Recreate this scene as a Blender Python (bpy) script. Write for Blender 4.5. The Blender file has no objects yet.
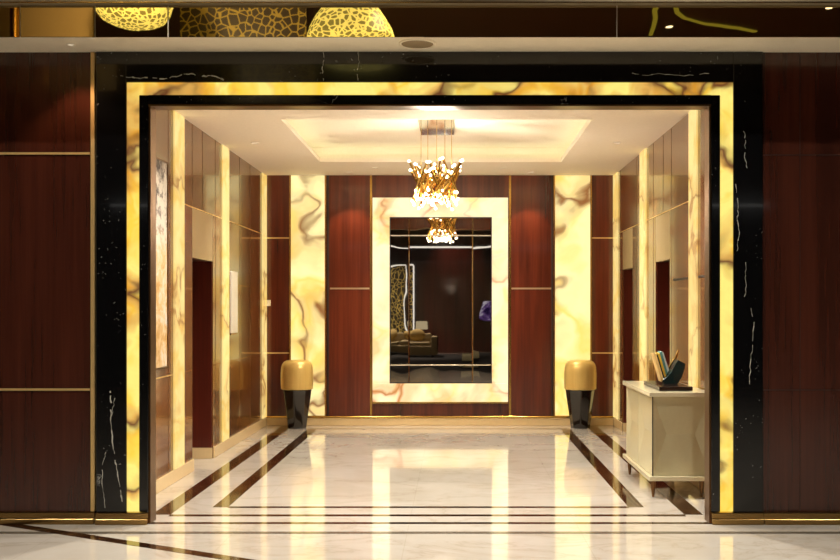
import bpy, bmesh, math, random
from mathutils import Vector, Matrix
random.seed(7)
R = math.radians
scn = bpy.context.scene
COL = scn.collection
CZ = 1.55                      # eye height
def X(px, D): return (px - 455.0) / 1000.0 * D
def Z(py, D): return CZ - (py - 308.0) / 1000.0 * D

# ------------------------------------------------------------------ mesh helpers
class MB:
    """collects shapes, builds ONE mesh object"""
    def __init__(s): s.bm = bmesh.new()
    def box(s, x0, x1, y0, y1, z0, z1, bev=0.0, mi=0, seg=2):
        x0, x1 = min(x0, x1), max(x0, x1); y0, y1 = min(y0, y1), max(y0, y1); z0, z1 = min(z0, z1), max(z0, z1)
        b = bmesh.new()
        bmesh.ops.create_cube(b, size=1.0)
        for v in b.verts:
            v.co = Vector(((x0+x1)/2 + v.co.x*(x1-x0), (y0+y1)/2 + v.co.y*(y1-y0), (z0+z1)/2 + v.co.z*(z1-z0)))
        if bev > 0:
            bmesh.ops.bevel(b, geom=list(b.edges), offset=bev, segments=seg, affect='EDGES', profile=0.6)
        for f in b.faces: f.material_index = mi
        s.merge(b); return s
    def merge(s, b, mat=None):
        if mat is not None: b.transform(mat)
        me = bpy.data.meshes.new('tmp'); b.to_mesh(me); b.free()
        s.bm.from_mesh(me); bpy.data.meshes.remove(me)
    def face(s, pts, mi=0):
        f = s.bm.faces.new([s.bm.verts.new(Vector(p)) for p in pts]); f.material_index = mi; return f
    def prism(s, pts2, a0, a1, axis='y', mi=0):
        """polygon extruded along an axis; pts2 = the two other coords"""
        def mk(p, a):
            if axis == 'y': return Vector((p[0], a, p[1]))
            if axis == 'z': return Vector((p[0], p[1], a))
            return Vector((a, p[0], p[1]))
        v0 = [s.bm.verts.new(mk(p, a0)) for p in pts2]; v1 = [s.bm.verts.new(mk(p, a1)) for p in pts2]
        n = len(pts2); fs = [s.bm.faces.new(v0), s.bm.faces.new(v1[::-1])]
        for i in range(n): fs.append(s.bm.faces.new((v0[i], v0[(i+1) % n], v1[(i+1) % n], v1[i])))
        for f in fs: f.material_index = mi
        bmesh.ops.recalc_face_normals(s.bm, faces=fs); return s
    def lathe(s, prof, c=(0, 0, 0), n=32, rad=None):
        """prof: (r,z) list; rad(angle,i) multiplies the radius"""
        rings = []
        for i, (r, z) in enumerate(prof):
            ring = []
            for k in range(n):
                a = 2*math.pi*k/n; q = r*(rad(a, i) if rad else 1)
                ring.append(s.bm.verts.new((c[0]+q*math.cos(a), c[1]+q*math.sin(a), c[2]+z)))
            rings.append(ring)
        fs = []
        for i in range(len(rings)-1):
            for k in range(n): fs.append(s.bm.faces.new((rings[i][k], rings[i][(k+1) % n], rings[i+1][(k+1) % n], rings[i+1][k])))
        fs.append(s.bm.faces.new(rings[0][::-1])); fs.append(s.bm.faces.new(rings[-1]))
        bmesh.ops.recalc_face_normals(s.bm, faces=fs); return s
    def tube(s, p0, p1, r0, r1=None, n=10):
        p0, p1 = Vector(p0), Vector(p1); r1 = r0 if r1 is None else r1
        d = (p1-p0); b = bmesh.new()
        bmesh.ops.create_cone(b, cap_ends=True, segments=n, radius1=r0, radius2=r1, depth=d.length)
        q = d.to_track_quat('Z', 'Y').to_matrix().to_4x4()
        s.merge(b, Matrix.Translation((p0+p1)/2) @ q); return s
    def ball(s, c, r, u=12, v=8, sc=(1, 1, 1)):
        b = bmesh.new(); bmesh.ops.create_uvsphere(b, u_segments=u, v_segments=v, radius=r)
        s.merge(b, Matrix.Translation(Vector(c)) @ Matrix.Diagonal((sc[0], sc[1], sc[2], 1))); return s
    def build(s, name, mats, parent=None, smooth=False, origin=None):
        me = bpy.data.meshes.new(name)
        if origin is not None: s.bm.transform(Matrix.Translation(-Vector(origin)))
        s.bm.to_mesh(me); s.bm.free()
        for m in (mats if isinstance(mats, (list, tuple)) else [mats]): me.materials.append(m)
        o = bpy.data.objects.new(name, me); COL.objects.link(o)
        if origin is not None: o.location = origin
        if parent is not None:
            o.parent = parent
            if origin is None: o.matrix_parent_inverse = Matrix.Translation(-Vector(parent.location))
        if smooth:
            for p in me.polygons: p.use_smooth = True
            try: me.set_sharp_from_angle(angle=R(38))
            except Exception: pass
        return o

def thing(name, label, cat, loc=(0, 0, 0), group=None):
    o = bpy.data.objects.new(name, None); COL.objects.link(o); o.location = loc; o.empty_display_size = .1
    o['label'] = label; o['category'] = cat
    if group: o['group'] = group
    return o
def tag(o, label, cat, group=None):
    o['label'] = label; o['category'] = cat
    if group: o['group'] = group
    return o
def struct(o): o['kind'] = 'structure'; return o
NT = [0]
def trim(mb, mat, parent=None):
    NT[0] += 1
    return struct(mb.build('trim_%d' % NT[0], mat))

# ------------------------------------------------------------------ materials
def srgb(r, g, b):
    f = lambda c: (c/255)/12.92 if c/255 <= .04045 else ((c/255+.055)/1.055)**2.4
    return (f(r), f(g), f(b), 1)
class NB:
    def __init__(s, name):
        s.m = bpy.data.materials.new(name); s.m.use_nodes = True
        s.t = s.m.node_tree; s.t.nodes.clear()
        s.out = s.n('ShaderNodeOutputMaterial')
    def n(s, kind, **kw):
        nd = s.t.nodes.new(kind)
        for k, v in kw.items():
            if k in nd.inputs.keys(): nd.inputs[k].default_value = v
            else: setattr(nd, k, v)
        return nd
    def l(s, a, b): s.t.links.new(a, b)
    def coords(s, scale=(1, 1, 1), loc=(0, 0, 0), rot=(0, 0, 0)):
        tc = s.n('ShaderNodeTexCoord'); mp = s.n('ShaderNodeMapping')
        mp.inputs['Scale'].default_value = scale; mp.inputs['Location'].default_value = loc; mp.inputs['Rotation'].default_value = rot
        s.l(tc.outputs['Object'], mp.inputs['Vector']); return mp.outputs['Vector']
    def noise(s, vec, scale, detail=4, rough=.55, dist=0):
        nd = s.n('ShaderNodeTexNoise'); nd.inputs['Scale'].default_value = scale; nd.inputs['Detail'].default_value = detail
        nd.inputs['Roughness'].default_value = rough; nd.inputs['Distortion'].default_value = dist
        s.l(vec, nd.inputs['Vector']); return nd
    def ramp(s, fac, stops, interp='LINEAR'):
        r = s.n('ShaderNodeValToRGB'); cr = r.color_ramp; cr.interpolation = interp
        while len(cr.elements) < len(stops): cr.elements.new(.5)
        for e, (p, c) in zip(cr.elements, stops): e.position = p; e.color = c if len(c) == 4 else (*c, 1)
        s.l(fac, r.inputs['Fac']); return r.outputs['Color']
    def math(s, op, a, b=None, clamp=False):
        m = s.n('ShaderNodeMath', operation=op); m.use_clamp = clamp
        for i, v in enumerate((a, b)):
            if v is None: continue
            if isinstance(v, (int, float)): m.inputs[i].default_value = v
            else: s.l(v, m.inputs[i])
        return m.outputs[0]
    def mix(s, fac, a, b, mode='MIX'):
        m = s.n('ShaderNodeMix', data_type='RGBA', blend_type=mode)
        for sock, v in ((m.inputs[0], fac), (m.inputs[6], a), (m.inputs[7], b)):
            if isinstance(v, (int, float)): sock.default_value = v
            elif isinstance(v, tuple): sock.default_value = v
            else: s.l(v, sock)
        return m.outputs[2]
    def warp(s, vec, scale, amt):
        nz = s.noise(vec, scale, 3)
        sub = s.n('ShaderNodeVectorMath', operation='SUBTRACT'); s.l(nz.outputs['Color'], sub.inputs[0]); sub.inputs[1].default_value = (.5, .5, .5)
        sc = s.n('ShaderNodeVectorMath', operation='SCALE'); s.l(sub.outputs[0], sc.inputs[0]); sc.inputs['Scale'].default_value = amt
        ad = s.n('ShaderNodeVectorMath', operation='ADD'); s.l(vec, ad.inputs[0]); s.l(sc.outputs[0], ad.inputs[1]); return ad.outputs[0]
    def bsdf(s, color=None, **kw):
        b = s.n('ShaderNodeBsdfPrincipled')
        if color is not None:
            if isinstance(color, tuple): b.inputs['Base Color'].default_value = color
            else: s.l(color, b.inputs['Base Color'])
        for k, v in kw.items():
            k = k.replace('_', ' ')
            if isinstance(v, (int, float, tuple)): b.inputs[k].default_value = v
            else: s.l(v, b.inputs[k])
        s.l(b.outputs[0], s.out.inputs['Surface']); s.b = b; return b
    def bump(s, h, strength=.2, dist=.01):
        bp = s.n('ShaderNodeBump'); bp.inputs['Strength'].default_value = strength; bp.inputs['Distance'].default_value = dist
        s.l(h, bp.inputs['Height']); s.l(bp.outputs[0], s.b.inputs['Normal'])

def plain(name, col, rough=.5, metal=0, **kw):
    n = NB(name); v = n.coords(); nz = n.noise(v, 35, 3)
    d = tuple(c*.9 for c in col[:3]) + (1,)
    c = n.mix(nz.outputs['Fac'], d, col)
    n.bsdf(c, Roughness=rough, Metallic=metal, **kw); return n.m

def wood(name, dark, light, rough=.22, coat=.6):
    n = NB(name)
    v1 = n.coords((1.6, 1.6, .12)); v2 = n.coords((38, 38, .9)); v3 = n.coords((6, 6, .35))
    a = n.noise(n.warp(v3, 1.0, .6), 1.6, 5, .6).outputs['Fac']; b = n.noise(v2, 1.0, 3).outputs['Fac']; c = n.noise(v1, 2.2, 2).outputs['Fac']
    f = n.math('ADD', n.math('MULTIPLY', a, .45), n.math('ADD', n.math('MULTIPLY', b, .25), n.math('MULTIPLY', c, .3)))
    col = n.ramp(f, [(.36, dark), (.62, light)])
    n.bsdf(col, Roughness=rough, Coat_Weight=coat, Coat_Roughness=.06, IOR=1.5)
    return n.m
M = {}
M['wood'] = wood('mahogany_veneer', srgb(64, 23, 12), srgb(108, 45, 25))
M['sidewood'] = wood('side_wall_veneer', srgb(86, 50, 20), srgb(126, 78, 36), .2, .6)
M['frontwood'] = wood('dark_mahogany_veneer', srgb(46, 20, 13), srgb(76, 36, 24), .22, .5)
M['doorwood'] = wood('door_veneer', srgb(70, 26, 16), srgb(98, 38, 24), .3, .2)
M['lobbywood'] = wood('lobby_veneer', srgb(30, 11, 7), srgb(62, 22, 13), .3, .3)
M['brass'] = plain('polished_brass', srgb(226, 182, 98), .2, 1)
M['inlay'] = plain('satin_brass_inlay', srgb(238, 204, 138), .5, .75)
M['brassd'] = plain('aged_brass', srgb(168, 136, 84), .25, 1)
M['bronze'] = plain('bronze_lining', srgb(122, 90, 60), .3, 1)
M['seam'] = plain('dark_joint', srgb(38, 18, 9), .5)
M['paint'] = plain('cream_ceiling_paint', srgb(250, 236, 216), .7)
M['soffit'] = plain('soffit_paint', srgb(246, 234, 210), .6)
M['grey'] = plain('taupe_trim', srgb(150, 134, 106), .5)
M['dark'] = plain('dark_void', srgb(20, 14, 10), .6)
M['transom'] = plain('champagne_metal', srgb(196, 172, 132), .3, .6)
M['white'] = plain('white_plastic', srgb(236, 230, 214), .4)
M['cream'] = plain('cream_lacquer', srgb(196, 188, 150), .28, 0, Coat_Weight=.5, Coat_Roughness=.1)
M['creamtop'] = plain('cream_lacquer_top', srgb(214, 204, 170), .25, 0, Coat_Weight=.5, Coat_Roughness=.08)
M['slab'] = plain('black_slab', srgb(34, 22, 16), .2)
M['gold'] = plain('brushed_gold', srgb(196, 158, 84), .22, 1)
M['gold2'] = plain('gold_leaf', srgb(205, 150, 62), .32, 1)
M['teal'] = plain('teal_enamel', srgb(14, 44, 44), .15, 0, Coat_Weight=.6)
M['tealmid'] = plain('sea_green_enamel', srgb(90, 150, 148), .2)
M['pale'] = plain('pale_blue_enamel', srgb(220, 232, 226), .2)
M['sand'] = plain('sand_enamel', srgb(232, 196, 128), .3)
M['yellow'] = plain('yellow_enamel', srgb(238, 196, 70), .25)
M['black'] = plain('black_lacquer', srgb(24, 20, 18), .12, 0, Coat_Weight=.5)
M['chrome'] = plain('chrome', srgb(226, 222, 214), .06, 1)
M['fabric'] = plain('beige_upholstery', srgb(150, 130, 92), .8)
M['cushion'] = plain('patterned_cushion', srgb(170, 140, 80), .8)
M['rug'] = plain('dark_rug', srgb(26, 18, 14), .95)
M['tan'] = plain('tan_leather_panel', srgb(206, 172, 112), .5)

def onyx(name, strength, pale, yellow, amber, brown, scale=1.0, loc=(0, 0, 0), vein=.5, vw=1.0):
    n = NB(name)
    v = n.coords((scale,)*3, loc)
    w = n.warp(n.warp(v, .9, 1.3), 3.2, .16)
    cl = n.noise(w, 1.1, 3, .5).outputs['Fac']
    col = n.ramp(cl, [(.28, yellow), (.40, pale), (.50, pale), (.58, yellow), (.66, pale), (.85, amber)])
    # branching veins where a warped noise crosses a level, only in part of the slab
    vn = n.noise(w, .75, 3, .5).outputs['Fac']
    d = n.math('ABSOLUTE', n.math('SUBTRACT', vn, .5))
    line = n.ramp(d, [(0, (1, 1, 1)), (.008*vw, (.75, .75, .75)), (.02*vw, (.25, .25, .25)), (.05*vw, (0, 0, 0))])
    mk = n.noise(v, .8, 2).outputs['Fac']
    mask = n.ramp(mk, [(.5-vein*.2, (0, 0, 0)), (.62-vein*.12, (1, 1, 1))])
    f = n.math('MULTIPLY', line, mask, True)
    col = n.mix(f, col, brown)
    band = n.ramp(vn, [(.50, (0, 0, 0)), (.535, (.45, .45, .45)), (.60, (0, 0, 0))])
    col = n.mix(n.math('MULTIPLY', band, mask), col, amber)
    fine = n.noise(w, 7, 4).outputs['Fac']
    col = n.mix(.35, col, n.ramp(fine, [(.3, (.90, .86, .76)), (.6, (1.06, 1.06, 1.06))]), 'MULTIPLY')
    b = n.bsdf((.5, .42, .25, 1), Roughness=.2)
    b.inputs['Base Color'].default_value = (.12, .09, .04, 1)
    n.l(col, b.inputs['Emission Color']); b.inputs['Emission Strength'].default_value = strength
    return n.m
M['onyx_back'] = onyx('backlit_onyx', 1.12, srgb(255, 240, 172), srgb(255, 220, 112), srgb(242, 184, 84), srgb(128, 72, 36), .8, (3.1, 0, 1.7), .75)
M['onyx_mirror'] = onyx('pale_backlit_onyx', 1.15, srgb(255, 240, 194), srgb(255, 228, 150), srgb(226, 160, 84), srgb(190, 110, 50), 1.0, (.4, 2, .2), .35)
M['onyx_strip'] = onyx('strip_backlit_onyx', .9, srgb(255, 226, 146), srgb(250, 206, 108), srgb(222, 166, 80), srgb(180, 124, 66), 1.5, (5, 2, 4), .6)
M['onyx_portal'] = onyx('yellow_backlit_onyx', 1.05, srgb(255, 232, 124), srgb(255, 206, 64), srgb(214, 112, 24), srgb(92, 46, 28), 1.7, (7.3, 0, 3.3), 1.5, 2.0)

def black_marble():
    n = NB('black_marble'); v = n.coords()
    w = n.warp(v, 1.3, .8)
    vn = n.noise(w, 1.1, 6, .6).outputs['Fac']
    d = n.math('ABSOLUTE', n.math('SUBTRACT', vn, .5))
    line = n.ramp(d, [(0, (1, 1, 1)), (.0022, (.35, .35, .35)), (.005, (0, 0, 0))])
    mask = n.ramp(n.noise(v, 1.7, 2).outputs['Fac'], [(.66, (0, 0, 0)), (.72, (1, 1, 1))])
    sp = n.n('ShaderNodeTexVoronoi'); sp.inputs['Scale'].default_value = 30; n.l(n.warp(v, 9, .12), sp.inputs['Vector'])
    spk = n.ramp(sp.outputs['Distance'], [(.05, (.5, .5, .5)), (.16, (0, 0, 0))])
    f = n.math('ADD', n.math('MULTIPLY', line, mask), n.math('MULTIPLY', spk, n.ramp(n.noise(v, 4, 2).outputs['Fac'], [(.5, (0, 0, 0)), (.6, (1, 1, 1))])), True)
    col = n.mix(f, srgb(12, 12, 13), srgb(196, 196, 190))
    n.bsdf(col, Roughness=.1, Coat_Weight=.3); return n.m
M['bmarble'] = black_marble()
M['vein'] = plain('white_marble_vein', srgb(190, 188, 178), .12)

def floor_marble(name, a, b, c, rough=.085):
    n = NB(name); v = n.coords((1, 1.0, 1))
    w = n.warp(v, .7, 1.2)
    cl = n.noise(w, .8, 6, .6).outputs['Fac']
    vn = n.noise(n.coords((.8, 1.5, 1), (3, 1, 0), (0, 0, .5)), 1.1, 7, .62, .6).outputs['Fac']
    d = n.math('ABSOLUTE', n.math('SUBTRACT', vn, .5))
    line = n.ramp(d, [(0, (.5, .5, .5)), (.012, (.18, .18, .18)), (.06, (0, 0, 0))])
    col = n.mix(line, n.ramp(cl, [(.35, a), (.65, b)]), c)
    # slab joints
    br = n.n('ShaderNodeTexBrick'); br.offset = 0; br.inputs['Scale'].default_value = 1; br.inputs['Mortar Size'].default_value = .0025
    br.inputs['Brick Width'].default_value = 1.2; br.inputs['Row Height'].default_value = 1.2
    br.inputs['Color1'].default_value = br.inputs['Color2'].default_value = (1, 1, 1, 1); br.inputs['Mortar'].default_value = (.90, .88, .84, 1)
    n.l(n.coords((1, 1, 1), (.33, .1, 0)), br.inputs['Vector'])
    col = n.mix(1.0, col, br.outputs['Color'], 'MULTIPLY')
    n.bsdf(col, Roughness=rough, IOR=1.5, Coat_Weight=.45, Coat_Roughness=.03); return n.m
M['floor'] = floor_marble('cream_floor_marble', srgb(208, 200, 188), srgb(194, 184, 168), srgb(170, 154, 132))
M['emperador'] = floor_marble('dark_brown_marble', srgb(42, 24, 14), srgb(60, 36, 20), srgb(110, 76, 44))
M['greyline'] = plain('grey_stone_line', srgb(110, 100, 86), .12)
M['basemarble'] = plain('cream_marble_base', srgb(226, 198, 148), .15)

def voro_panel(name, back, line, scale, w=.06, emit=0, metal=0.0, aspect=(1, 1, 1)):
    n = NB(name); v = n.warp(n.coords(aspect), 2, .12)
    vo = n.n('ShaderNodeTexVoronoi'); vo.feature = 'DISTANCE_TO_EDGE'; vo.inputs['Scale'].default_value = scale; n.l(v, vo.inputs['Vector'])
    f = n.ramp(vo.outputs['Distance'], [(w*.6, (1, 1, 1)), (w, (0, 0, 0))])
    col = n.mix(f, back, line)
    b = n.bsdf(col, Roughness=.4, Metallic=metal)
    if emit:
        n.l(n.mix(f, tuple(c*.25 for c in line[:3])+(1,), line), b.inputs['Emission Color']); b.inputs['Emission Strength'].default_value = emit
    return n.m
M['lattice'] = voro_panel('leopard_lattice', srgb(32, 22, 12), srgb(190, 165, 90), 7, .075)
M['lattice2'] = voro_panel('gilded_lattice', srgb(70, 50, 14), srgb(225, 195, 80), 11, .09)
M['netlamp'] = voro_panel('gold_net_shade', srgb(120, 100, 20), srgb(255, 236, 130), 17, .16, 1.6)
def emis(name, col, s):
    n = NB(name); e = n.n('ShaderNodeEmission'); e.inputs['Color'].default_value = col; e.inputs['Strength'].default_value = s
    n.l(e.outputs[0], n.out.inputs['Surface']); return n.m
M['bulb'] = emis('lit_bulb', (1, .84, .6, 1), 14)
M['lens'] = emis('downlight_lens', (1, .85, .62, 1), 5)
M['dimlens'] = emis('frosted_downlight_lens', (1, .85, .62, 1), .8)
M['led'] = emis('led_edge', (1, .97, .9, 1), 1.6)
M['cove'] = emis('cove_led', (.78, 1, .66, 1), 4)
M['shade'] = emis('lamp_shade_glow', srgb(236, 220, 180), .75)
def mirror(name, col, wav):
    n = NB(name); n.bsdf(col, Metallic=1.0, Roughness=.015)
    if wav: n.bump(n.noise(n.coords(), 2.2, 1).outputs['Fac'], wav, .01)
    return n.m
M['mirror'] = mirror('smoked_mirror', (.55, .50, .45, 1), 0)
M['mirror2'] = mirror('smoked_mirror_border', (.55, .50, .44, 1), .2)
M['fascia'] = mirror('bronze_mirror_fascia', (.60, .50, .30, 1), .10)
def art():
    n = NB('abstract_canvas'); v = n.coords()
    a = n.noise(n.warp(v, 3, .5), 4.5, 6, .7).outputs['Fac']
    g = n.n('ShaderNodeSeparateXYZ'); n.l(v, g.inputs[0])
    top = n.ramp(a, [(.40, srgb(60, 52, 48)), (.48, srgb(150, 138, 126)), (.54, srgb(205, 196, 180))])
    bot = n.ramp(a, [(.38, srgb(180, 138, 70)), (.5, srgb(205, 172, 124)), (.62, srgb(208, 200, 184))])
    f = n.ramp(n.math('ADD', g.outputs['Z'], n.math('MULTIPLY', a, .4)), [(.0, (0, 0, 0)), (.01, (0, 0, 0))])
    mr = n.n('ShaderNodeMapRange'); n.l(n.math('ADD', g.outputs['Z'], n.math('MULTIPLY', a, .5)), mr.inputs['Value'])
    mr.inputs['From Min'].default_value = 2.25; mr.inputs['From Max'].default_value = 2.5
    n.bsdf(n.mix(mr.outputs[0], bot, top), Roughness=.7); return n.m
M['art'] = art()
def screen():
    n = NB('purple_screen'); a = n.noise(n.coords(), 5, 2).outputs['Fac']
    e = n.n('ShaderNodeEmission'); n.l(n.ramp(a, [(.4, srgb(40, 24, 70)), (.52, srgb(110, 80, 150)), (.6, srgb(220, 215, 240))]), e.inputs['Color'])
    e.inputs['Strength'].default_value = .7; n.l(e.outputs[0], n.out.inputs['Surface']); return n.m
M['screen'] = screen()

# ------------------------------------------------------------------ key planes
DB = 13.20; DF = 7.20; DP = 7.17; DJ = 7.32
XL = X(265.6, DB); XR = X(614.3, DB)
HC = 3.302; HS = 3.39

# ------------------------------------------------------------------ floor
f = MB()
f.box(-8, 8, -8.3, 13.6, -.12, 0)
def strip(x0, x1, y0, y1, mi=1, h=.0012): f.box(x0, x1, y0, y1, -.01, h, mi=mi)
for c in (-2.205, 1.79): strip(c-.07, c+.07, 7.50, 13.1)
for c in (-1.825, 1.41): strip(c-.06, c+.06, 7.78, 12.86)
strip(-1.765, 1.35, 12.80, 12.86, h=.0010)
strip(-1.765, 1.35, 7.75, 7.81, h=.0010)
strip(-2.135, 1.72, 7.44, 7.505, h=.0010)
strip(-2.2, 1.86, 7.175, 7.235, h=.0010)
strip(-8, 8, 6.86, 6.93, mi=2, h=.0010)
p0, p1 = Vector((-3.6, 7.38)), Vector((-.1, 5.49)); d = (p1-p0).normalized(); q = Vector((-d.y, d.x))*.045
f.prism([(p0+q)[:], (p0-q)[:], (p1-q)[:], (p1+q)[:]], -.01, .0016, 'z', 1)
struct(f.build('floor', [M['floor'], M['emperador'], M['greyline']]))

# ------------------------------------------------------------------ room ceiling with sloped tray
ty0, ty1 = 9.30, 12.0; tx0, tx1 = X(281, ty0), X(592, ty0); tz = 3.50; s_ = .13
c = MB()
c.box(-3.2, tx0, DJ, 13.6, HC, HC+.02); c.box(tx1, 2.8, DJ, 13.6, HC, HC+.02)
c.box(tx0, tx1, DJ, ty0, HC, HC+.02); c.box(tx0, tx1, ty1, 13.6, HC, HC+.02)
g_ = .14                            # set-back of the cove behind the lip
struct(c.build('ceiling', M['paint']))
c = MB()
c.box(tx0-g_-.05, tx0-g_, ty0-g_, ty1+g_, HC+.02, tz); c.box(tx1+g_, tx1+g_+.05, ty0-g_, ty1+g_, HC+.02, tz)
c.box(tx0-g_-.05, tx1+g_+.05, ty0-g_-.05, ty0-g_, HC+.02, tz); c.box(tx0-g_-.05, tx1+g_+.05, ty1+g_, ty1+g_+.05, HC+.02, tz)
c.box(tx0-g_-.05, tx1+g_+.05, ty0-g_-.05, ty1+g_+.05, tz, tz+.05)
# upstand of the cove lip
u = .03
c.box(tx0-.012, tx0, ty0, ty1, HC+.02, HC+.02+u); c.box(tx1, tx1+.012, ty0, ty1, HC+.02, HC+.02+u)
c.box(tx0-.012, tx1+.012, ty0-.012, ty0, HC+.02, HC+.02+u); c.box(tx0-.012, tx1+.012, ty1, ty1+.012, HC+.02, HC+.02+u)
struct(c.build('ceiling_tray', M['paint']))

# ------------------------------------------------------------------ walls of the room
struct(MB().box(-3.2, 2.8, DB, 13.6, 0, HC).build('wall_back', M['wood']))
LR0, LR1 = 9.52, 10.33             # left recess
w = MB(); w.box(XL-.45, XL, DJ, LR0, 0, HC); w.box(XL-.45, XL, LR1, DB, 0, HC); w.box(XL-.45, XL, LR0, LR1, 2.50, HC)
struct(w.build('wall_left', M['sidewood']))
RR = [(9.79, 10.48), (11.84, 12.55)]
w = MB(); w.box(XR, XR+.45, DJ, RR[0][0], 0, HC); w.box(XR, XR+.45, RR[0][1], RR[1][0], 0, HC); w.box(XR, XR+.45, RR[1][1], DB, 0, HC)
for a, b in RR: w.box(XR, XR+.45, a, b, 2.50, HC)
struct(w.build('wall_right', M['sidewood']))
# lift doorways: champagne transom, dark lined recess, door leaf
def doorway(n, xw, sgn, y0, y1):
    e = bpy.data.objects.new('door_%d' % n, None); COL.objects.link(e); e.location = (xw, (y0+y1)/2, 0); struct(e)
    MB().box(xw+sgn*.002, xw+sgn*.06, y0, y1, 2.03, 2.50).build('transom_panel', M['transom'], e)
    j = MB(); j.box(xw+sgn*.012, xw+sgn*.43, y1-.02, y1, 0, 2.03); j.box(xw+sgn*.012, xw+sgn*.43, y0, y0+.02, 0, 2.03); j.box(xw+sgn*.06, xw+sgn*.43, y0, y1, 2.03, 2.06)
    j.build('door_lining', M['doorwood'], e)
    d_ = MB(); d_.box(xw+sgn*.36, xw+sgn*.41, y0+.02, (y0+y1)/2-.003, .01, 2.03); d_.box(xw+sgn*.36, xw+sgn*.41, (y0+y1)/2+.003, y1-.02, .01, 2.03)
    d_.build('door_leaf', M['doorwood'], e)
    b = MB(); b.box(xw+sgn*.0, xw+sgn*.3, y1-.045, y1-.021, 0, .11); b.build('door_base', M['basemarble'], e)
doorway(1, XL, -1, LR0, LR1)
doorway(2, XR, 1, *RR[0]); doorway(3, XR, 1, *RR[1])
# baseboards
def base(name, *bx):
    m = MB()
    for b in bx: m.box(*b, bev=.004, seg=1)
    return struct(m.build(name, M['basemarble']))
base('baseboard_left', (XL, XL+.018, DJ, LR0, 0, .115), (XL, XL+.018, LR1, DB, 0, .115))
base('baseboard_right', (XR-.018, XR, DJ, RR[0][0], 0, .115), (XR-.018, XR, RR[0][1], RR[1][0], 0, .115), (XR-.018, XR, RR[1][1], DB, 0, .115))
m = MB(); m.box(XL+.02, XR-.02, DB-.03, DB-.001, 0, .10, bev=.006, seg=2); struct(m.build('baseboard_back', M['basemarble']))
trim(MB().box(XL+.02, XR-.02, DB-.036, DB-.001, .102, .125, bev=.003, seg=1), M['brass'])

# inlays on the side walls
def side_inlay(side, y0, y1, z, mat='inlay', h=.010):
    if side == 'l': trim(MB().box(XL, XL+.004, y0, y1, z-h/2, z+h/2), M[mat])
    else: trim(MB().box(XR-.004, XR, y0, y1, z-h/2, z+h/2), M[mat])
LS = [(8.86, 9.18), (10.70, 11.0), (12.93, DB-.002)]      # onyx strips on the left wall
RS = [(8.64, 8.93), (10.94, 11.30), (12.86, DB-.002)]
for y0, y1 in ((9.18, LR0), (LR0, LR1), (LR1, 10.70), (11.0, 12.93)): side_inlay('l', y0, y1, 2.51)
side_inlay('l', 11.06, 12.89, 1.81, 'brassd'); side_inlay('l', 7.6, 8.83, .96); side_inlay('l', 9.23, LR0, .96, 'brassd'); side_inlay('l', LR1, 10.68, .96, 'brassd'); side_inlay('l', 11.06, 12.89, .96, 'brassd')
for y0, y1 in ((8.93, 9.79), (9.79, 10.48), (10.48, 10.94), (11.30, 12.86)): side_inlay('r', y0, y1, 2.51)
side_inlay('r', 9.03, 9.62, 1.82, 'seam', .02); side_inlay('r', 7.6, 8.64, 1.82, 'seam', .02)
def vseam(side, y, z0=.115, z1=HC):
    a, b = (XL, XL+.002) if side == 'l' else (XR-.002, XR)
    trim(MB().box(a, b, y-.003, y+.003, z0, z1), M['bronze'])
vseam('l', 8.72); vseam('l', LR0-.005, 2.53); vseam('l', LR1+.1); vseam('l', 9.9, 2.53); vseam('l', 11.6); vseam('l', 12.2)
vseam('r', 9.72, .115, 3.32); vseam('r', 10.6); vseam('r', 11.6); vseam('r', 10.1, 2.53); vseam('r', 12.7)

# ------------------------------------------------------------------ onyx strips (side walls) and panels (back wall)
words = ['nearest the opening', 'in the middle of the wall', 'in the far corner']
for side, L in (('left', LS), ('right', RS)):
    for k, (a, b) in enumerate(L):
        x0, x1 = (XL+.004, XL+.018) if side == 'left' else (XR-.018, XR-.004)
        o = MB().box(x0, x1, a, b, .118, HC-.004).build('onyx_strip', M['onyx_strip'])
        tag(o, 'narrow glowing onyx strip on the %s wall, %s' % (side, words[k]), 'onyx strip', 'onyx strips on the side walls')
D = DB
for nm, a, b in (('left', 289.6, 326.2), ('right', 553.6, 591.6)):
    t = thing('onyx_wall_light', 'tall veined backlit onyx panel on the back wall, behind the %s gold-topped pedestal' % nm, 'onyx panel', ((X(a, D)+X(b, D))/2, DB, .13), 'tall onyx panels on the back wall')
    MB().box(X(a, D)+.02, X(b, D)-.02, DB-.016, DB-.001, .13, HC-.004).build('stone_slab', M['onyx_back'], t)
    g = MB()
    g.box(X(a, D), X(a, D)+.016, DB-.02, DB-.001, .13, HC-.004); g.box(X(b, D)-.016, X(b, D), DB-.02, DB-.001, .13, HC-.004)
    g.build('brass_edging', M['brass'], t)
# back wall inlays
def back_inlay(a, b, py, h=.016, mat='inlay'): trim(MB().box(X(a, D), X(b, D), DB-.005, DB, Z(py, D)-h/2, Z(py, D)+h/2), M[mat])
back_inlay(330, 369.5, 288.5, .022, 'transom'); back_inlay(511.5, 552, 288.5, .022, 'transom')
for py in (238, 353): back_inlay(266, 289, py); back_inlay(592, 613.5, py)
for a in (328, 371, 510, 552.2):
    trim(MB().box(X(a, D)-.013, X(a, D)+.013, DB-.008, DB, .13, HC-.002), M['brass'] if a in (371, 510) else M['seam'])

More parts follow.
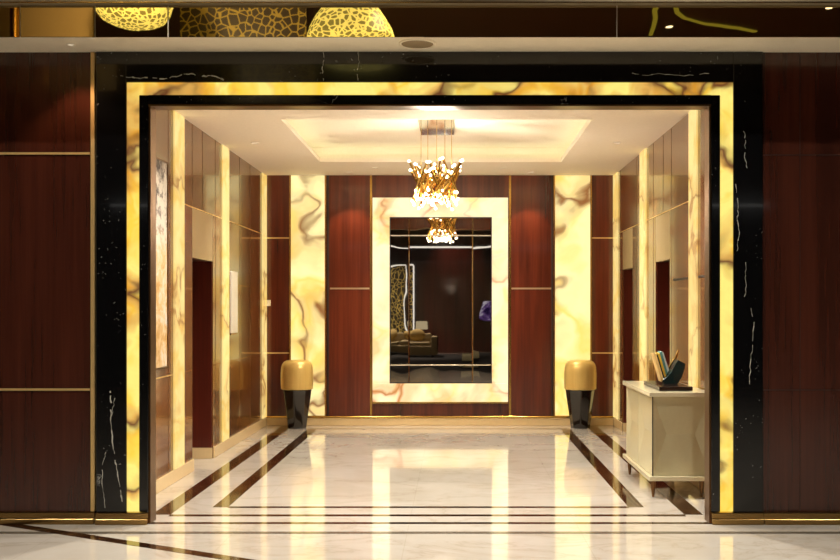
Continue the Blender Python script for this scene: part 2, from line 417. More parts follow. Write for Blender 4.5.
# mirror surround of onyx
t = thing('onyx_mirror_frame', 'wide rectangular frame of glowing cream onyx around the dark mirror', 'mirror surround', (X(440.5, D), DB, Z(402, D)))
DM = DB-.05
ox0, ox1, oz1, oz0 = X(372.5, DM), X(508, DM), Z(197.5, DM), Z(402, DM)
ix0, ix1, iz1, iz0 = X(389.5, DM), X(492, DM), Z(217, DM), Z(383.5, DM)
for nm, b in (('top_slab', (ox0, ox1, iz1, oz1)), ('bottom_slab', (ox0, ox1, oz0, iz0)), ('side_slab', (ox0, ix0, iz0, iz1)), ('side_slab', (ix1, ox1, iz0, iz1))):
    MB().box(b[0], b[1], DM, DB-.001, b[2]+.001, b[3]-.001, bev=.003, seg=1).build(nm, M['onyx_mirror'], t)
trim(MB().box(ox0, ox1, DM+.005, DB-.001, oz0-.02, oz0), M['brass'])
# mirror
t = thing('wall_mirror', 'tall dark smoked mirror with narrow border panes on the back wall', 'mirror', (X(440.5, D), DB, iz0))
ym = DM+.012
vx = [ix0+.012, X(409, ym), X(472.4, ym), ix1-.012]; vz = [iz0+.012, Z(365, ym), Z(235.5, ym), iz1-.012]
m = MB(); w_ = .012
m.box(ix0+.001, ix0+w_, DM, DB-.002, iz0+.001, iz1-.001); m.box(ix1-w_, ix1-.001, DM, DB-.002, iz0+.001, iz1-.001)
m.box(ix0+w_, ix1-w_, DM, DB-.002, iz0+.001, iz0+w_); m.box(ix0+w_, ix1-w_, DM, DB-.002, iz1-w_, iz1-.001)
m.build('frame', M['dark'], t)
MB().box(vx[0]+.001, vx[3]-.001, ym+.012, DB-.004, vz[0]+.001, vz[3]-.001).build('backing_board', M['dark'], t)
def pane(x0, x1, z0, z1, tiltx, tiltz, mat, nm='border_pane'):
    b = MB(); g = .002
    cx, cz = (x0+x1)/2, (z0+z1)/2
    bb = bmesh.new(); bmesh.ops.create_cube(bb, size=1)
    for v in bb.verts: v.co = Vector((v.co.x*(x1-x0-2*g), v.co.y*.005, v.co.z*(z1-z0-2*g)))
    b.merge(bb, Matrix.Translation((cx, ym+.004, cz)) @ Matrix.Rotation(R(tiltz), 4, 'Z') @ Matrix.Rotation(R(tiltx), 4, 'X'))
    return b.build(nm, mat, t)
for i in range(3):
    for j in range(3):
        if i == 1 and j == 1: pane(vx[1], vx[2], vz[1], vz[2], 0, 0, M['mirror'], 'centre_pane')
        else: pane(vx[i], vx[i+1], vz[j], vz[j+1], (j-1)*.25, (i-1)*-.3, M['mirror2'])
for xx in vx[1:3]: MB().tube((xx, ym, vz[0]), (xx, ym, vz[3]), .009, n=8).build('bevelled_seam', M['chrome'], t, True)
for zz in vz[1:3]: MB().tube((vx[0], ym-.001, zz), (vx[3], ym-.001, zz), .009, n=8).build('bevelled_seam', M['chrome'], t, True)

# ------------------------------------------------------------------ portal (doorway surround)
D = DP
px_in0, px_in1 = X(148, D), X(711.5, D); ztop = Z(104, D)
t = thing('portal_frame', 'black marble doorway surround inlaid with a glowing yellow onyx band', 'doorway surround', ((px_in0+px_in1)/2, DF, 0))
zb = .088
a0, a1, a2 = X(96, D), X(126.2, D), X(139, D); b2, b1, b0 = X(720.3, D), X(733.6, D), X(763, D)
zt1, zt2 = Z(82, D), Z(95, D)
m = MB()
m.box(a0, a1, D, DJ, zb, HS-.002, bev=.003, seg=1); m.box(b1, b0, D, DJ, zb, HS-.002, bev=.003, seg=1); m.box(a1+.001, b1-.001, D+.002, DJ, zt1, HS-.002)
for wv, pl in ((.010, [(110, 391), (111.5, 403), (110.5, 420), (113, 446), (115, 460), (117.5, 474), (120.5, 490), (123.5, 504)]), (.004, [(115, 398), (112.5, 410), (111, 418)]), (.005, [(106, 452), (103, 462), (101.8, 480), (104, 494), (105, 508)]),
               (.010, [(120.4, 75.6), (134.5, 77.8), (150, 77.9), (167, 78.3), (180, 75.5), (191, 73.6), (202, 76.5), (211.5, 75.6), (223.6, 80)]), (.006, [(323, 52), (324, 60), (322, 69), (323.6, 80.5)]), (.006, [(358, 52), (359.5, 62), (357, 70), (358, 80.5)]),
               (.004, [(632, 73), (648, 75.5), (660, 73.5), (684, 76), (709, 73.5)]), (.006, [(735.4, 184), (738, 208), (737.2, 220), (739.3, 235), (737, 251)]), (.004, [(743, 129), (745.5, 140), (744.5, 155), (747, 168)]),
               (.004, [(747, 257), (745, 272), (746.5, 286), (744, 300)]), (.006, [(751, 308), (754, 322), (752.5, 345), (750.5, 362), (749.5, 384)])):
    for (ax, ay), (bx_, by_) in zip(pl, pl[1:]):
      n_ = 5; jit = [(ax+(bx_-ax)*k/n_+random.uniform(-.7, .7)*(0 < k < n_), ay+(by_-ay)*k/n_+random.uniform(-.7, .7)*(0 < k < n_)) for k in range(n_+1)]
      for (ax, ay), (bx_, by_) in zip(jit, jit[1:]):
        if random.random() < .15: continue
        A_, B_ = Vector((X(ax, D), Z(ay, D))), Vector((X(bx_, D), Z(by_, D))); dd_ = (B_-A_); q_ = Vector((-dd_.y, dd_.x)).normalized()*wv*random.uniform(.12, .6)
        m.prism([(A_+q_)[:], (A_-q_)[:], (B_-q_*.8)[:], (B_+q_*.8)[:]], D-.0012, D+.004, 'y', 1)
m.build('marble_surround', [M['bmarble'], M['vein']], t)
m = MB()
m.box(a1+.002, a2-.002, D+.012, DJ-.01, zb, zt1-.002); m.box(b2+.002, b1-.002, D+.012, DJ-.01, zb, zt1-.002); m.box(a2-.001, b2+.001, D+.012, DJ-.01, zt2+.002, zt1-.002)
m.build('onyx_band', M['onyx_portal'], t)
m = MB()
m.box(a2, px_in0, D, DJ, zb, zt2, bev=.004, seg=1); m.box(px_in1, b2, D, DJ, zb, zt2, bev=.004, seg=1); m.box(px_in0, px_in1, D, DJ, ztop, zt2)
m.build('inner_frame', M['bmarble'], t)
m = MB()
m.box(px_in0-.001, px_in0+.012, D+.02, DJ+.002, .002, ztop-.012); m.box(px_in1-.012, px_in1+.001, D+.02, DJ+.002, .002, ztop-.012); m.box(px_in0, px_in1, D+.01, DJ+.002, ztop-.012, ztop)
m.build('metal_lining', M['bronze'], t)
for xa, xb in ((a0, px_in0), (px_in1, b0)):
    m = MB(); m.box(xa, xb, D-.03, DJ, 0, .04, bev=.004, seg=1); m.box(xa, xb, D-.018, DJ, .041, .085, bev=.006, seg=2)
    m.build('plinth', M['brassd'], t)

# ------------------------------------------------------------------ front walls, soffit, fascia, lobby
for nm, xa, xb in (('wall_front_left', -8, X(90, DF)), ('wall_front_right', b0+.002, 8)):
    struct(MB().box(xa, xb, DF, DJ+.1, 0, 5.3).build(nm, M['frontwood']))
struct(MB().box(X(90, DF)+.03, b0+.0, DF+.02, DJ, HS+.002, 5.3).build('wall_above_opening', M['frontwood']))
# inner face of the room's front wall
m = MB(); m.box(XL-.45, px_in0-.002, DJ+.003, DJ+.05, 0, HC); m.box(px_in1+.002, XR+.45, DJ+.003, DJ+.05, 0, HC); m.box(px_in0-.002, px_in1+.002, DJ+.003, DJ+.05, ztop, HC)
struct(m.build('wall_front_inner', M['wood']))
trim(MB().box(X(91.3, DF), X(95.6, DF), DF-.02, DF+.05, .088, HS-.002, bev=.003, seg=1), M['inlay'])
for py in (153.5, 389.5):
    z_ = Z(py, DF); trim(MB().box(-6, X(90, DF), DF-.006, DF, z_-.008, z_+.008), M['inlay'])
m = MB(); m.box(-8, X(95.8, DF), DF-.045, DF, 0, .04, bev=.004, seg=1); m.box(-8, X(95.8, DF), DF-.03, DF, .041, .085, bev=.006); struct(m.build('baseboard_front_left', M['brassd']))
m = MB(); m.box(b0+.004, 8, DF-.06, DF, 0, .04, bev=.004, seg=1); m.box(b0+.004, 8, DF-.045, DF, .041, .085, bev=.006); struct(m.build('baseboard_front_right', M['brassd']))
for px in (800,): trim(MB().box(X(px, DF)-.002, X(px, DF)+.002, DF-.002, DF, .09, HS), M['seam'])
for py in (155, 390): trim(MB().box(b0+.01, 6, DF-.0015, DF, Z(py, DF)-.003, Z(py, DF)+.003), M['seam'])
DS = 6.79
m = MB(); m.box(-8, 8, DS+.012, DF-.002, HS, HS+.3); struct(m.build('ceiling_soffit', M['soffit']))
edges = [-8, X(20, DS), X(95, DS), X(168, DS), X(617, DS), 8]
for i in range(5):
    trim(MB().box(edges[i]+.004, edges[i+1]-.004, DS, DS+.01, HS+.001, HS+.214), M['fascia'])
trim(MB().box(-8, 8, DS-.05, DS+.012, HS+.216, HS+.36), M['grey'])
trim(MB().box(-8, 8, DS-.055, DS-.05, HS+.216, HS+.224), M['brassd'])
# lobby shell
struct(MB().box(-8.3, -8, -8.3, DJ+.1, 0, 5.3).build('wall_lobby_left', M['lobbywood']))
struct(MB().box(8, 8.3, -8.3, DJ+.1, 0, 5.3).build('wall_lobby_right', M['lobbywood']))
struct(MB().box(-8, 8, -8.3, -8, 0, 5.3).build('wall_lobby_back', M['lobbywood']))
struct(MB().box(-8.3, 8.3, -8.3, DJ+.1, 5.3, 5.45).build('ceiling_lobby', plain('brown_lobby_ceiling', srgb(84, 52, 26), .35)))
struct(MB().box(-8, 8, -3.2, -3.0, 3.36, 5.3).build('trim_bulkhead', M['lobbywood']))
trim(MB().box(-6, 5.5, -3.13, -3.07, 3.317, 3.36), M['led'])
# soffit speaker
t = thing('ceiling_speaker', 'round flush grille set in the cream soffit above the doorway', 'speaker grille', (-.262, 6.95, HS-.012))
MB().lathe([(.128, .011), (.128, .004), (.118, 0), (.112, .004), (.112, .011)], (-.262, 6.95, HS-.012), 40).build('rim', M['soffit'], t, True)
MB().lathe([(.11, .011), (.11, .005)], (-.262, 6.95, HS-.012), 40).build('grille', plain('speaker_mesh', srgb(150, 130, 100), .6), t)

# ------------------------------------------------------------------ lights
def spot(loc, tgt, power, ang, blend=.5, col=(1, .80, .56), size=.04, parent=None):
    l = bpy.data.lights.new('spot_beam', 'SPOT'); l.energy = power; l.spot_size = R(ang); l.spot_blend = blend; l.color = col; l.shadow_soft_size = size
    o = bpy.data.objects.new('spot_beam', l); COL.objects.link(o)
    o.rotation_euler = (Vector(tgt)-Vector(loc)).to_track_quat('-Z', 'Y').to_euler()
    if parent is not None: o.parent = parent; o.location = Vector(loc)-Vector(parent.location)
    else: o.location = loc
    return o
def downlight(x, y, z, power, ang, label, tgt=None, col=(1, .80, .56), r=.035, group='recessed downlights', trimmat='paint', blend=.5):
    t = thing('recessed_downlight', label, 'downlight', (x, y, z-.006), group)
    MB().lathe([(r+.012, .0055), (r+.012, .002), (r+.004, 0), (r, .003), (r, .0055)], (x, y, z-.006), 24).build('trim_ring', M[trimmat], t, True)
    MB().lathe([(r-.002, .0055), (r-.002, .003)], (x, y, z-.006), 24).build('lens', M['lens' if z > 4 else 'dimlens'], t)
    spot((x, y, z-.02), tgt or (x, y, 0), power, ang, blend, col, .03, t)
    return t
WW = (1, .79, .55); RW = (1, .94, .84)
downlight(X(349, 12.85), 12.88, HC, 60, 76, 'tiny downlight washing the wood panel left of the mirror', blend=.25)
downlight(X(531, 12.85), 12.88, HC, 60, 76, 'tiny downlight washing the wood panel right of the mirror', blend=.25)
P_ = 240
for x, wd in ((-1.7, 'far left'), (-.7, 'left of centre'), (.35, 'right of centre'), (1.35, 'far right')):  # ceiling lamps added to light the room, hidden behind the opening head
    downlight(x, 8.0, HC, P_, 130, 'tiny downlight added to light the room, hidden just inside the opening, '+wd, None, RW, group='added downlights in the room ceiling', blend=1)
for x, y, wd in ((-2.12, 10.6, 'between the tray and the left wall'), (1.72, 10.6, 'between the tray and the right wall'), (-1.0, 12.45, 'behind the tray, left of the mirror'), (.6, 12.45, 'behind the tray, right of the mirror')):  # extra ceiling lamps added to brighten the floor towards the back
    downlight(x, y, HC, 250, 74, 'tiny downlight added to brighten the floor '+wd, None, RW, group='added downlights in the room ceiling', blend=1)
downlight(X(72, 7.0), 6.98, HS, 22, 90, 'tiny downlight in the soffit over the left mahogany wall', None, (1, .6, .35), .02, trimmat='soffit')
for x, y, wd in ((-4.5, 5.6, 'far left'), (-1.6, 5.6, 'left of centre'), (1.6, 5.6, 'right of centre'), (4.5, 5.6, 'far right'), (-3.4, 3.2, 'second row left'), (3.4, 3.2, 'second row right'), (-.2, 3.0, 'second row middle'), (2.88, .18, 'third row, right of centre, at a glint in the fascia'), (4.67, 1.12, 'third row, far right, at a glint in the fascia'), (-3, -.4, 'third row left')):  # lobby lamps added for floor, walls and soffit; two sit at reflected glints
    downlight(x, y, 5.3, 350, 110, 'small lobby ceiling downlight added to light the front of the doorway, '+wd, None, RW, .05, 'lobby ceiling downlights', 'dark', 1)
downlight(-.1, -7.0, 5.3, 900, 50, 'small lobby ceiling downlight over the wood wall behind', (-.1, -8, 2.2), (1, .6, .4), .05, 'lobby ceiling downlights', 'dark', 1)
downlight(-2.2, -5.6, 5.3, 2600, 75, 'small lobby ceiling downlight added to light the sofa and screen', (-1.9, -6.0, 0), RW, .05, 'lobby ceiling downlights', 'dark', 1)  # added lamp brightening the sofa and patterned screen for the mirror
# cove LED tubes along the tray slopes
t = thing('cove_light', 'thin greenish led line hidden round the recessed ceiling tray', 'cove light', ((tx0+tx1)/2, (ty0+ty1)/2, HC))
def area(loc, rot, sx, sy, pw, col, parent):
    l = bpy.data.lights.new('cove_glow', 'AREA'); l.shape = 'RECTANGLE'; l.size = sx; l.size_y = sy; l.energy = pw; l.color = col
    o = bpy.data.objects.new('cove_glow', l); COL.objects.link(o); o.rotation_euler = rot; o.parent = parent; o.location = Vector(loc)-Vector(parent.location); return o
zz = HC+.024
for b in ((tx0-.07, tx0-.05, ty0-.05, ty1+.05), (tx1+.05, tx1+.07, ty0-.05, ty1+.05), (tx0-.04, tx1+.04, ty1+.05, ty1+.07), (tx0-.04, tx1+.04, ty0-.07, ty0-.05)):
    MB().box(*b, zz, zz+.008).build('led_line', M['cove'], t)

# ------------------------------------------------------------------ chandelier
cx, cy = X(436.5, 10.4), 10.4
t = thing('chandelier', 'chandelier of crossed gold rods tipped with small lit bulbs hanging from the tray ceiling', 'chandelier', (cx, cy, tz))
MB().box(cx-.185, cx+.185, cy-.25, cy+.65, tz-.04, tz-.001, bev=.004, seg=1).build('canopy', M['chrome'], t)
bund = [(-.165, -.12, 2.84), (.005, -.14, 2.85), (.165, -.10, 2.87), (-.10, .16, 2.84), (.09, .16, 2.83)]
zc = 2.86
for k, (dx, dy, bz) in enumerate(bund):
    MB().tube((cx+dx*.95, cy+dy, tz-.04), (cx+dx*.95, cy+dy, bz+.05), .0035, n=6).build('suspension_wire', M['brass'], t)
    MB().lathe([(.02, -.03), (.03, -.01), (.03, .01), (.02, .03)], (cx+dx, cy+dy, bz), 12).build('clamp', M['gold'], t, True)
    for i in range(9):
        if i < 7:
            az = math.pi*(i % 2)+random.uniform(-.25, .25); tl = R(random.uniform(20, 33)); L = random.uniform(.13, .195)
            c0 = Vector((cx+dx+random.uniform(-.03, .03), cy+dy-.05+i*.022, bz+random.uniform(-.095, .075)))
        else:
            az = random.uniform(0, 6.28); tl = R(random.uniform(8, 30)); L = random.uniform(.12, .2)
            c0 = Vector((cx+dx+random.uniform(-.03, .03), cy+dy+random.uniform(-.05, .05), bz+random.uniform(-.08, .04)))
        dv = Vector((math.sin(tl)*math.cos(az), math.sin(tl)*math.sin(az)*.8, math.cos(tl)))
        up, dn = c0+dv*L, c0-dv*L
        rod = MB().tube(dn, up, .0115, n=8).build('rod', M['gold'], t, True)
        for pnt, sg in ((up, 1), (dn, -1)):
            bb = MB().ball(pnt+dv*sg*.012, 0.0135, 10, 7).build('bulb', M['bulb'], rod)
            bb.matrix_parent_inverse = Matrix.Identity(4); bb.parent = rod
            bb.matrix_parent_inverse = Matrix.Translation(-Vector(t.location)) if False else rod.matrix_parent_inverse.inverted() @ Matrix.Translation(-Vector(t.location))
for dx, dy, bz in bund:
    l = bpy.data.lights.new('chandelier_glow', 'POINT'); l.energy = 34; l.color = (1, .90, .74); l.shadow_soft_size = .03
    o = bpy.data.objects.new('chandelier_glow', l); COL.objects.link(o); o.parent = t; o.location = Vector((cx+dx*.6, cy+dy*.6, bz-.20))-Vector(t.location)

# ------------------------------------------------------------------ pedestals
def pedestal(px, lab):
    D_ = 12.95; x = X(px, D_); t = thing('pedestal', lab, 'pedestal', (x, D_, 0), 'gold-topped black pedestals by the back wall')
    r = .205
    prof = [(.6, 0), (.62, .012), (.66, .08), (.74, .20), (.83, .32), (.90, .42), (.94, .485), (.95, .495)]
    n = 96
    def fl(a, i):
        k = prof[i][1]/.495
        return 1 - (.085*(1-.25*k))*abs(math.sin(a*4.0+.4))**.8
    MB().lathe([(p[0]*r, p[1]) for p in prof], (x, D_, 0), n, fl).build('fluted_base', M['black'], t, True)
    pr = [(.92, .497), (1.0, .505), (1.02, .60), (1.02, .70), (.99, .78), (.93, .825), (.82, .855), (.66, .872), (.4, .878), (.02, .878)]
    MB().lathe([(p[0]*r, p[1]) for p in pr], (x, D_, 0), 48).build('top', M['pedtop'], t, True)
def pedtop():
    n = NB('gold_lacquer'); c = n.mix(n.noise(n.coords((30, 30, 2)), 1, 3).outputs['Fac'], srgb(214, 178, 98), srgb(234, 202, 124))
    n.bsdf(c, Roughness=.35, Metallic=.35); return n.m
M['pedtop'] = pedtop()
pedestal(297, 'pedestal with rounded gold top and fluted black base, left of the mirror')
pedestal(580.3, 'pedestal with rounded gold top and fluted black base, right of the mirror')

# ------------------------------------------------------------------ sideboard
sx0, sx1, sy0, sy1 = 1.575, XR-.022, 8.10, 9.40
t = thing('sideboard', 'cream lacquered sideboard with faceted sides against the right wall', 'sideboard', ((sx0+sx1)/2, (sy0+sy1)/2, 0))
MB().box(sx0, sx1, sy0, sy1, .83, .866, bev=.004).build('top', M['creamtop'], t)
MB().box(sx0, sx1, sy0, sy1, .146, .182, bev=.004).build('base_slab', M['creamtop'], t)
bx0, bx1, by0, by1, bz0, bz1 = sx0+.03, sx1-.004, sy0+.035, sy1-.035, .184, .828
def facet(m, P, U, V, N, depth, inset):
    """a face P + u*U + v*V folded inwards along -N at two mid-height points"""
    P, U, V, N = map(Vector, (P, U, V, N))
    A, B, C_, D_ = P, P+U, P+U+V, P+V
    L_ = P+V*.52+U*inset-N*depth; R_ = P+V*.52+U*(1-inset)-N*depth
    for f_ in ((A, L_, D_), (B, C_, R_), (A, B, R_, L_), (D_, L_, R_, C_)): m.face(f_)
m = MB(); m.box(bx0+.03, bx1, by0+.06, by1, bz0, bz1)
facet(m, (bx0+.008, by0, bz0), (bx1-bx0-.008, 0, 0), (0, 0, bz1-bz0), (0, -1, 0), .05, .25)
m.face([(bx0+.008, by0, bz0), (bx0+.008, by0, bz1), (bx0+.03, by0+.03, bz1), (bx0+.03, by0+.03, bz0)])
m.build('body', M['cream'], t)
MB().box(bx0-.001, bx0+.0075, by0-.001, by0+.0055, bz0, bz1).build('corner_joint', M['seam'], t)
hw = (by1-by0-.012)/2
for k in range(2):
    m = MB(); y_ = by0+.006+k*(hw+.004)
    facet(m, (bx0, y_, bz0+.003), (0, hw-.004, 0), (0, 0, bz1-bz0-.006), (-1, 0, 0), .026, .25)
    y2 = y_+hw-.004
    for q in (([y_, bz0+.003], [y_, bz1-.003]), ([y_, bz1-.003], [y2, bz1-.003]), ([y2, bz1-.003], [y2, bz0+.003]), ([y2, bz0+.003], [y_, bz0+.003])):
        (ya, za), (yb, zb_) = q; m.face([(bx0, ya, za), (bx0, yb, zb_), (bx0+.028, yb, zb_), (bx0+.028, ya, za)])
    bmesh.ops.remove_doubles(m.bm, verts=m.bm.verts, dist=1e-5); bmesh.ops.recalc_face_normals(m.bm, faces=m.bm.faces)
    m.build('door', M['cream'], t)
for x_ in (sx0+.05, sx1-.06):
    for y_ in (sy0+.10, sy1-.10):
        MB().tube((x_, y_, .002), (x_, y_, .146), .010, .024, 12).build('leg', M['bronze'], t, True)

# sculpture on the sideboard
t = thing('sculpture', 'small teal and gold abstract sculpture of fanned curved leaves on the sideboard', 'sculpture', (1.83, 8.62, .867))
MB().box(1.68, 1.955, 8.22, 8.90, .868, .903, bev=.003, seg=1).build('base_slab', M['slab'], t)
def sx(px): return X(px, 8.62)
def sz(py): return Z(py, 8.62)
def leaf(pts, y0, y1, mat, nm='leaf', lab=None):
    o = MB().prism([(sx(a), sz(b)) for a, b in pts], y0, y1).build(nm, M[mat], t)
    o.modifiers.new('bev', 'BEVEL').width = .002
    if lab: o['label'] = lab
    return o
dz_ = 1.6
leaf([(659, 379.5), (662, 383.0), (668, 384.8), (674, 383.5), (678.5, 377), (681.5, 368), (682.2, 363), (675, 359.2), (672, 364), (668.5, 371), (664, 376)], 8.50, 8.62, 'teal', 'curved_block', 'dark teal curved block')
leaf([(666, 372), (670, 366), (675, 358), (679, 349.5), (680, 350.5), (677.5, 358.5), (672, 369), (668, 374)], 8.64, 8.68, 'gold', 'leaf', 'gold curved leaf')
for pts, mat, ya in (([(650.5, 352.5), (653.5, 353), (661, 379), (658.5, 381)], 'sand', 8.50), ([(653.7, 353), (655.2, 354), (662.2, 377.5), (661.2, 379)], 'teal', 8.52),
                     ([(655.4, 353), (657.6, 352.5), (664, 375), (662.4, 377.3)], 'yellow', 8.53), ([(657.8, 352), (660.2, 351), (666, 372.5), (664.2, 375)], 'tealmid', 8.55),
                     ([(660.4, 351), (662.2, 352), (668, 370), (666.2, 372.3)], 'pale', 8.57)):
    leaf(pts, ya, ya+.12, mat, 'leaf', mat.replace('tealmid', 'sea green').replace('sand', 'sand coloured')+' leaning leaf')
MB().lathe([(.05, 0), (.045, .006), (.02, .016), (.03, .03)], (sx(669), 8.58, .9035), 20).build('foot', M['chrome'], t, True)

# ------------------------------------------------------------------ wall pieces of the left wall and switch
t = thing('painting', 'tall narrow abstract painting in white, grey and ochre on the left wall', 'painting', (XL, 8.43, 1.05))
MB().box(XL+.001, XL+.018, 8.24, 8.62, 1.05, 2.79).build('canvas', M['art'], t)
m = MB()
m.box(XL+.001, XL+.026, 8.225, 8.24, 1.035, 2.805); m.box(XL+.001, XL+.026, 8.62, 8.635, 1.035, 2.805); m.box(XL+.001, XL+.026, 8.24, 8.62, 1.035, 1.05); m.box(XL+.001, XL+.026, 8.24, 8.62, 2.79, 2.805)
m.build('frame', M['bronze'], t)
t = thing('wall_plaque', 'blank cream upright wall plaque beside the middle onyx strip of the left wall', 'plaque', (XL, 11.27, 1.27))
MB().box(XL+.001, XL+.02, 11.11, 11.42, 1.27, 1.96, bev=.004).build('panel', M['white'], t)
MB().box(XL+.0005, XL+.008, 11.13, 11.40, 1.25, 1.268).build('bracket', M['brassd'], t)
t = thing('light_switch', 'small white switch plate on the mahogany at the far left of the back wall', 'switch', (X(268.3, DB), DB, Z(303, DB)))
xs, zs = X(268.3, DB), Z(303, DB)
MB().box(xs-.032, xs+.032, DB-.008, DB-.001, zs-.04, zs+.04, bev=.003).build('plate', M['white'], t)
MB().box(xs-.016, xs+.016, DB-.013, DB-.008, zs-.022, zs+.022, bev=.002, seg=1).build('rocker', M['white'], t)

# ------------------------------------------------------------------ lobby furniture, seen in the mirrors
tag(MB().box(-4, 3.5, -7.4, -.6, .0015, .012).build('lobby_rug', M['rug']), 'dark rug on the lobby floor reflected in the mirror', 'rug')
t = thing('lattice_screen', 'leopard-patterned gold screen with a glowing white edge, reflected in the mirror', 'screen', (-2.3, -7.4, 0))
MB().box(-3.4, -1.42, -7.45, -7.38, .02, 2.98).build('patterned_panel', M['lattice'], t)
m = MB(); m.box(-3.4, -1.40, -7.46, -7.36, 2.985, 3.03); m.box(-1.415, -1.375, -7.46, -7.36, .6, 2.985); m.build('lit_edge', M['led'], t)
t = thing('sofa', 'beige low sofa with patterned back cushions, reflected low in the mirror', 'sofa', (-1.9, -5.1, 0))
MB().box(-3.2, -.75, -5.6, -4.75, .08, .36, bev=.03).build('seat_base', M['fabric'], t, True)
MB().box(-3.2, -.75, -5.75, -5.5, .10, .74, bev=.05).build('backrest', M['fabric'], t, True)
for x_ in (-3.38, -.75): MB().box(x_, x_+.2, -5.75, -4.75, .08, .66, bev=.04).build('armrest', M['fabric'], t, True)
for x_ in (-3.1, -2.32, -1.54): MB().box(x_, x_+.74, -5.49, -4.8, .36, .48, bev=.04).build('seat_cushion', M['fabric'], t, True)
for i, x_ in enumerate((-3.0, -2.2, -1.45)):
    c_ = MB(); c_.ball((x_+.25, -5.385, .69), .26, 16, 12, (1, .4, .75)); c_ = c_.build('cushion', M['cushion'], None, True, origin=(x_+.25, -5.385, .69))
    tag(c_, ['gold patterned cushion at the far end of the reflected sofa', 'gold patterned cushion in the middle of the reflected sofa', 'gold patterned cushion beside the near arm of the reflected sofa'][i], 'cushion', 'cushions on the sofa')
for x_ in (-3.1, -.7):
    for y_ in (-5.6, -4.85): MB().tube((x_, y_, .013), (x_, y_, .08), .02, .03).build('leg', M['brassd'], t)
t = thing('console_table', 'dark console table standing behind the reflected sofa', 'table', (-1.2, -6.1, 0))
MB().box(-2.2, -.6, -6.3, -5.9, .60, .64, bev=.005).build('table_top', M['lobbywood'], t)
for x_ in (-2.1, -.7):
    for y_ in (-6.25, -5.95): MB().box(x_-.02, x_+.02, y_-.02, y_+.02, .013, .60).build('leg', M['lobbywood'], t)
t = thing('table_lamp', 'table lamp with a glowing cream shade behind the reflected sofa', 'lamp', (-1.08, -6.1, .64))
MB().lathe([(.09, 0), (.09, .02), (.02, .05), (.05, .12), (.03, .2), (.012, .24)], (-1.08, -6.1, .641), 20).build('base', M['brassd'], t, True)
MB().lathe([(.20, .22), (.18, .48)], (-1.08, -6.1, .641), 28).build('lamp_shade', M['shade'], t, True)
t = thing('wall_screen', 'small glowing purple and white screen at the right of the mirror reflection', 'screen', (.98, -7.95, 1.1))
MB().box(.72, 1.28, -7.95, -7.9, 1.08, 1.78, bev=.005).build('bezel', M['black'], t)
MB().box(.75, 1.25, -7.9, -7.895, 1.11, 1.75).build('display', M['screen'], t)
MB().box(.8, 1.2, -7.999, -7.951, 1.2, 1.6).build('wall_bracket', M['black'], t)
t = thing('ottoman', 'small pale cube stool low in the mirror reflection', 'stool', (.36, -2.1, 0))
MB().box(.2, .52, -2.3, -1.95, .05, .26, bev=.02).build('seat', M['cream'], t, True)
for x_ in (.24, .48):
    for y_ in (-2.26, -1.99): MB().tube((x_, y_, .013), (x_, y_, .05), .012).build('leg', M['brassd'], t)

# high lobby fittings reflected in the bronze fascia (mirror distance 13.62 - y)
def FX(px, dist): return (px-455)/1000*dist
def FZ(py, dist): return CZ+(308-py)/1000*dist
def net_lamp(pa, pb, y, prof, lab):
    dd = 2*DS-y; cx_ = (FX(pa, dd)+FX(pb, dd))/2; hw_ = (FX(pb, dd)-FX(pa, dd))/2
    z0 = FZ(prof[0][1], dd)
    t = thing('pendant_lamp', lab, 'pendant lamp', (cx_, y, z0), 'glowing gold net lamps over the lobby')
    MB().lathe([(max(.01, r*hw_), FZ(py, dd)) for r, py in prof], (cx_, y, 0), 40).build('net_shade', M['netlamp'], t, True)
    MB().tube((cx_, y, FZ(prof[-1][1], dd)), (cx_, y, 5.3), .01).build('cord', M['dark'], t)
net_lamp(95, 172, 3.0, [(.05, 28.5), (.35, 27.5), (.6, 24.5), (.8, 20), (.94, 12), (1, 4), (1, -8), (.8, -25), (.3, -40)], 'rounded glowing gold net lamp reflected at the upper left in the fascia')
net_lamp(306, 395, 3.0, [(.3, 48), (.8, 46), (1, 40), (.93, 30), (.78, 18), (.62, 8), (.5, 0), (.42, -12), (.2, -30)], 'flared glowing gold net lamp reflected near the middle of the fascia')
dd = 2*DS-1.5
def hang(nm, pa, pb, mat, lab, cat, y=1.5):
    dd = 2*DS-y
    return tag(MB().box(FX(pa, dd), FX(pb, dd), y-.04, y, 4.2, 5.3).build(nm, M[mat]), lab, cat)
hang('hanging_screen', 180, 306, 'lattice2', 'gilded lattice panel reflected between the two net lamps in the fascia', 'panel')
hang('leather_panel', -30, 93, 'tan', 'plain tan panel reflected at the far left of the fascia', 'panel', 2.2)
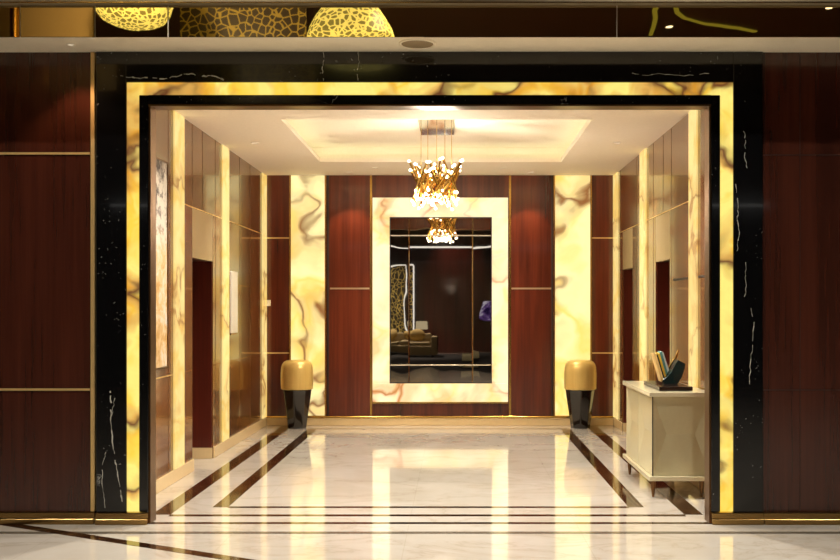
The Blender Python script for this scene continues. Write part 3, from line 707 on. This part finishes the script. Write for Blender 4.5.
tag(MB().tube((FX(14, 2*DS-2.5), 2.5, 4.1), (FX(14, 2*DS-2.5), 2.5, 5.298), .05, n=16).build('gilded_column', M['gold2'], None, True), 'thin gilded upright reflected at the far left end of the fascia', 'column')
spot((-3.2, 4.6, 5.0), (-3.2, 1.5, 4.7), 260, 100, 1, (1, .85, .6), .1)  # added unseen lamp without a fixture, brightening the hanging panels

# ------------------------------------------------------------------ world, camera, view
# curved glowing lines added on the lobby ceiling, imitating distorted light reflections in the fascia
m = MB()
def cp(px, py):
    dd = 3.74/((308-py)/1000); return Vector((FX(px, dd), 2*DS-dd))
for pl in ([(650, 36), (653, 28), (655, 18), (654, 10), (658, 0), (664, -10)], [(672, -8), (674, 5), (677, 14), (684, 20), (705, 25), (738, 28.5), (755, 33)]):
    pts = [cp(*p) for p in pl]
    for a_, b_ in zip(pts, pts[1:]):
        q_ = (b_-a_).normalized(); q_ = Vector((-q_.y, q_.x))*.03
        m.prism([(a_+q_)[:], (a_-q_)[:], (b_-q_)[:], (b_+q_)[:]], 5.285, 5.2995, 'z')
tag(m.build('reflection_ribbon', emis('reflection_glow', srgb(150, 140, 50), .9)), 'added curved olive line imitating distorted reflections at the right of the fascia', 'light line')
wd = bpy.data.worlds.new('world'); scn.world = wd; wd.use_nodes = True
wd.node_tree.nodes['Background'].inputs[0].default_value = (.9, .75, .55, 1); wd.node_tree.nodes['Background'].inputs[1].default_value = .02
cam = bpy.data.cameras.new('camera'); co = bpy.data.objects.new('camera', cam); COL.objects.link(co)
co.location = (0, 0, CZ); co.rotation_euler = (R(90), 0, 0)
cam.sensor_width = 36; cam.lens = 36*1000/840; cam.shift_x = -35/840; cam.shift_y = 28/840; cam.clip_end = 100
scn.camera = co
vs = scn.view_settings; vs.view_transform = 'Standard'; vs.look = 'None'; vs.gamma = 1; vs.exposure = 0; vs.use_curve_mapping = False
scn.cycles.max_bounces = 10; scn.cycles.glossy_bounces = 6; scn.cycles.diffuse_bounces = 5
scn.cycles.sample_clamp_indirect = 6
scn.cycles.caustics_reflective = False; scn.cycles.caustics_refractive = False
scn.cycles.use_denoising = True
